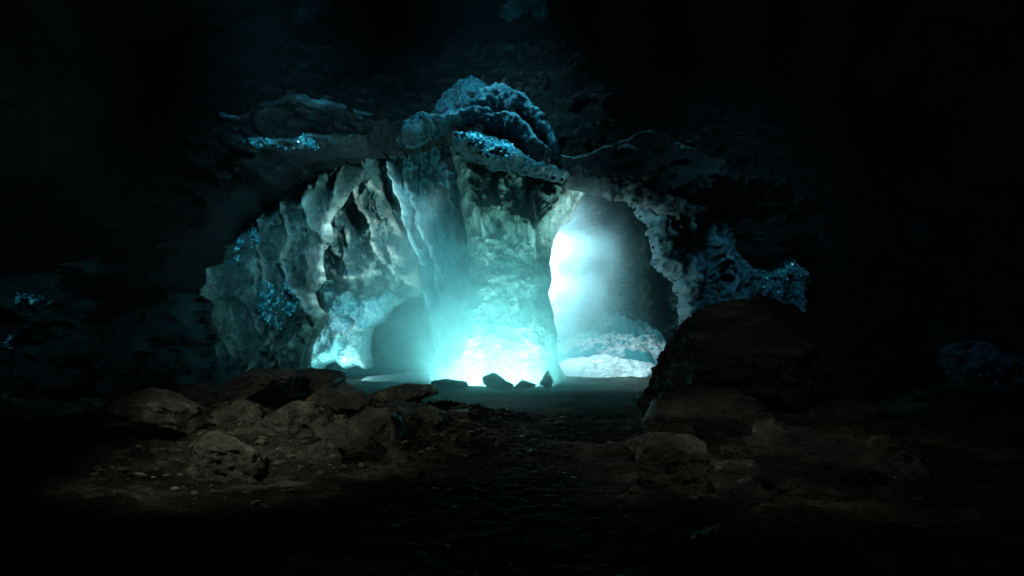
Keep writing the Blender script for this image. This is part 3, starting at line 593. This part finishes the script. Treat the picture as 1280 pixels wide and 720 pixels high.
# ------------------------------------------------------------------ air
def box(name, lo, hi, mat):
    x0, y0, z0 = lo; x1, y1, z1 = hi
    V = [(x0, y0, z0), (x1, y0, z0), (x1, y1, z0), (x0, y1, z0), (x0, y0, z1), (x1, y0, z1), (x1, y1, z1), (x0, y1, z1)]
    return mesh(name, V, [[0, 3, 2, 1], [4, 5, 6, 7], [0, 1, 5, 4], [1, 2, 6, 5], [2, 3, 7, 6], [3, 0, 4, 7]], mat, smooth=False)
def vol_mat(name, color, density, tex=None, aniso=.2):
    m = bpy.data.materials.new(name); m.use_nodes = True; t = m.node_tree; t.nodes.clear()
    out = t.nodes.new('ShaderNodeOutputMaterial'); v = t.nodes.new('ShaderNodeVolumePrincipled')
    v.inputs['Color'].default_value = (*color, 1); v.inputs['Density'].default_value = density; v.inputs['Anisotropy'].default_value = aniso
    t.links.new(v.outputs[0], out.inputs['Volume']); return m, t, v
HM, _, _ = vol_mat('haze', (.45, .85, .92), .0009)
tag(box('haze', (-30, -12, -3), (30, 48, 18), HM), 'thin blue green haze filling the cave air', 'haze', kind='stuff')
def cloud(name, c, r, dens, color, nsc, lo, hi, label, aniso=0.0, power=1.3):
    """an uneven ellipsoid of mist that thins out towards its rim"""
    MM, t, v = vol_mat(name+'_air', color, 1.0, aniso=aniso)
    co_ = N(t, 'ShaderNodeTexCoord'); mpp = N(t, 'ShaderNodeMapping'); t.links.new(co_.outputs['Object'], mpp.inputs[0])
    gr = N(t, 'ShaderNodeTexGradient', gradient_type='SPHERICAL'); mpp.inputs['Scale'].default_value = (1/r[0], 1/r[1], 1/r[2])
    t.links.new(mpp.outputs[0], gr.inputs[0])
    nn = N(t, 'ShaderNodeTexNoise', Scale=nsc, Detail=4.0, Roughness=.6, Distortion=1.0); t.links.new(co_.outputs['Object'], nn.inputs['Vector'])
    r1 = ramp(t, nn.outputs['Fac'], [(.35, (lo,)*3), (.65, (hi,)*3)])
    mu = N(t, 'ShaderNodeMath', operation='MULTIPLY'); pw_ = N(t, 'ShaderNodeMath', operation='POWER'); pw_.inputs[1].default_value = power; t.links.new(gr.outputs['Fac'], pw_.inputs[0]); t.links.new(pw_.outputs[0], mu.inputs[0]); t.links.new(r1.outputs[0], mu.inputs[1])
    mu2 = N(t, 'ShaderNodeMath', operation='MULTIPLY'); mu2.inputs[1].default_value = dens; t.links.new(mu.outputs[0], mu2.inputs[0]); t.links.new(mu2.outputs[0], v.inputs['Density'])
    import bmesh
    bm = bmesh.new(); bmesh.ops.create_icosphere(bm, subdivisions=3, radius=1.0)
    V = np.array([q.co[:] for q in bm.verts])*np.array(r); Fc = [[q.index for q in f.verts] for f in bm.faces]; bm.free()
    return tag(mesh(name, V+np.array(c), Fc, MM, origin=c), label, 'mist', kind='stuff')
cloud('mist', (-.6, 16.6, .1), (4.6, 2.8, 5.2), 1.15, (.5, .93, .96), 1.0, .2, 1.0, 'glowing cyan mist cloud at the foot of the pillar')
cloud('mist', (-.1, 14.2, .1), (3.6, 3.4, .95), .30, (.55, .92, .94), .8, .3, 1.0, 'low veil of mist creeping over the path in front of the glow', power=1.0)
cloud('mist', (1.0, 23.5, 3.2), (5.0, 5.5, 5.0), .022, (.35, .88, .97), .5, .35, 1.0, 'pale mist hanging in the bright right hand chamber')
cloud('mist', (1.0, 21.9, 3.3), (3.6, 2.6, 4.4), 1.7, (.66, .93, 1.0), .7, .15, 1.0, 'dense white glow of mist just behind the right edge of the pillar', power=2.4)
cloud('mist', (-4.6, 20.5, 1.6), (4.0, 3.5, 4.5), .06, (.25, .82, .95), .7, .3, 1.0, 'thin teal mist in the left hollow behind the stone curtain')

# ------------------------------------------------------------------ light
def point(name, p, e, col, r=0.0):
    l = bpy.data.lights.new(name, 'POINT'); l.energy = e; l.color = col; l.shadow_soft_size = r
    o = bpy.data.objects.new(name, l); COL.objects.link(o); o.location = p; return o
def spot(name, p, tgt, e, col, deg, blend=.6, r=.0):
    l = bpy.data.lights.new(name, 'SPOT'); l.energy = e; l.color = col; l.shadow_soft_size = r; l.spot_size = math.radians(deg); l.spot_blend = blend
    o = bpy.data.objects.new(name, l); COL.objects.link(o); o.location = p
    o.rotation_euler = (Vector(tgt)-Vector(p)).to_track_quat('-Z', 'Y').to_euler(); return o
CY = (.45, .93, .92); WH = (.62, .93, 1.0); BL = (.22, .78, 1.0)
def area(name, p, tgt, e, col, sx, sy, spread=180):
    l = bpy.data.lights.new(name, 'AREA'); l.energy = e; l.color = col; l.shape = 'RECTANGLE'; l.size = sx; l.size_y = sy; l.spread = math.radians(spread)
    o = bpy.data.objects.new(name, l); COL.objects.link(o); o.location = p
    o.rotation_euler = (Vector(tgt)-Vector(p)).to_track_quat('-Z', 'Y').to_euler(); return o
for px_, e_ in ((564, 140), (600, 200), (635, 205), (670, 130)):
    p_ = W(px_, 478, 16.95); area('glow_at_pillar_foot', (p_[0], 16.95, .06), (p_[0]*.9, 17.3, 3), e_, CY, .75, .5)
for py_, e_ in ((265, 300), (315, 520), (365, 420)):
    spot('daylight_behind_pillar', W(673, py_-25, 21.2), W(770, py_+130, 22.2), e_*4.2, WH, 135, .8)
area('glow_at_ice_column', W(428, 466, 18.8), W(428, 400, 20.5), 22, CY, 1.2, .3)
spot('snow_fill', W(676, 385, 20.8), W(745, 462, 24), 900, WH, 80, .8)  # added spot, brightens the snow behind the pillar
spot('inner_fill', W(560, 212, 15.0), W(425, 350, 18), 720, WH, 56)  # added fill without a visible source, lights the left stonework
area('hollow_fill', W(505, 482, 20.6), W(490, 380, 22.5), 40, CY, .8, .3)  # added lamp that brightens the back wall of the left hollow
spot('inner_side_fill', W(572, 196, 16.5), W(430, 310, 18.6), 620, (.7, .97, .97), 84)  # unseen fill added to rim light the left bodies
spot('pillar_fill', W(655, 214, 15.5), W(628, 330, 18), 360, (.7, .97, .92), 84)  # added fill, lifts the front of the pillar from above
spot('upper_fill', W(790, 335, 14.6), W(698, 256, 18), 1150, WH, 38, .9)  # extra lamp added for the pillar's pale upper right
area('curtain_fill', (-3.6, 9.0, 6.6), W(345, 385, 16.2), 22, (.28, .85, .97), 1.0, .7, 48)  # fill panel added above the view for the left curtain
area('left_wall_fill', (-7.0, 8.0, 5.6), W(90, 440, 14.5), 14, (.3, .85, .95), .8, .6, 80)  # added dim fill for the far left wall
area('right_wall_fill', (6.6, 7.5, 5.4), W(1180, 400, 14.0), 7, (.2, .7, 1.0), .8, .6, 70)  # weak blue fill, added for the far right wall
area('hood_fill', (-.3, 8.6, 7.3), W(615, 175, 13.8), 82, BL, 1.2, .8, 56)  # added blue fill above the view, lights the hood
area('ledge_fill', (-3.4, 9.0, 7.0), W(385, 185, 14.7), 30, BL, 1.2, .8, 56)  # unseen blue lamp added for the left ledges
area('right_fill', (3.2, 10.0, 6.9), W(915, 325, 15.5), 17, BL, 1.2, .8, 56)  # added blue fill on the right ice curtain
area('floor_fill', (-5.6, 6.8, 4.4), (-2.4, 9.4, .5), 12, (.95, .96, .82), .9, .7, 56)  # added side fill for the left mound
area('floor_front_fill', (-3.6, 4.8, 4.4), (-3.1, 7.6, .2), 8, (.97, .95, .80), .5, .4, 40)  # second fill added for the front rocks of the mound
area('floor_fill_right', (.9, 6.4, 5.2), (2.2, 7.6, .3), 4.5, (.97, .96, .84), .5, .4, 44)  # small fill added for the rocks right of the path
area('bank_fill', (4.6, 9.8, 6.8), (3.6, 8.2, .3), 4, (.97, .96, .80), .8, .6, 50)  # added weak fill over the right rock bank
area('boulder_fill', (2.4, 8.2, 6.2), (4.0, 11.0, 1.5), 2.2, (.8, .96, .95), .8, .6, 50)  # faint lamp added to bring out the huge right boulder
spot('path_glow_fill', W(622, 432, 16.0), (-.2, 10.5, 0), 110, CY, 74, 1.0)  # added spot, stands in for mist glow scattered onto the path

w = bpy.data.worlds.new('World'); sc.world = w; w.use_nodes = True
bg = w.node_tree.nodes['Background']; sk = w.node_tree.nodes.new('ShaderNodeTexSky'); sk.sky_type = 'NISHITA'; sk.sun_disc = False
sk.sun_elevation = math.radians(50); sk.sun_rotation = math.radians(60)
w.node_tree.links.new(sk.outputs[0], bg.inputs['Color']); bg.inputs['Strength'].default_value = .05

sc.view_settings.view_transform = 'Standard'; sc.view_settings.look = 'None'; sc.view_settings.exposure = 0; sc.view_settings.gamma = 1
sc.render.engine = 'CYCLES'; c = sc.cycles
c.max_bounces = 4; c.diffuse_bounces = 2; c.glossy_bounces = 2; c.transmission_bounces = 2; c.volume_bounces = 1; c.transparent_max_bounces = 4
c.use_denoising = True
try: c.denoiser = 'OPENIMAGEDENOISE'
except Exception: pass
c.sample_clamp_indirect = 3.0; c.caustics_reflective = False; c.caustics_refractive = False
c.volume_step_rate = 2.0; c.volume_max_steps = 128
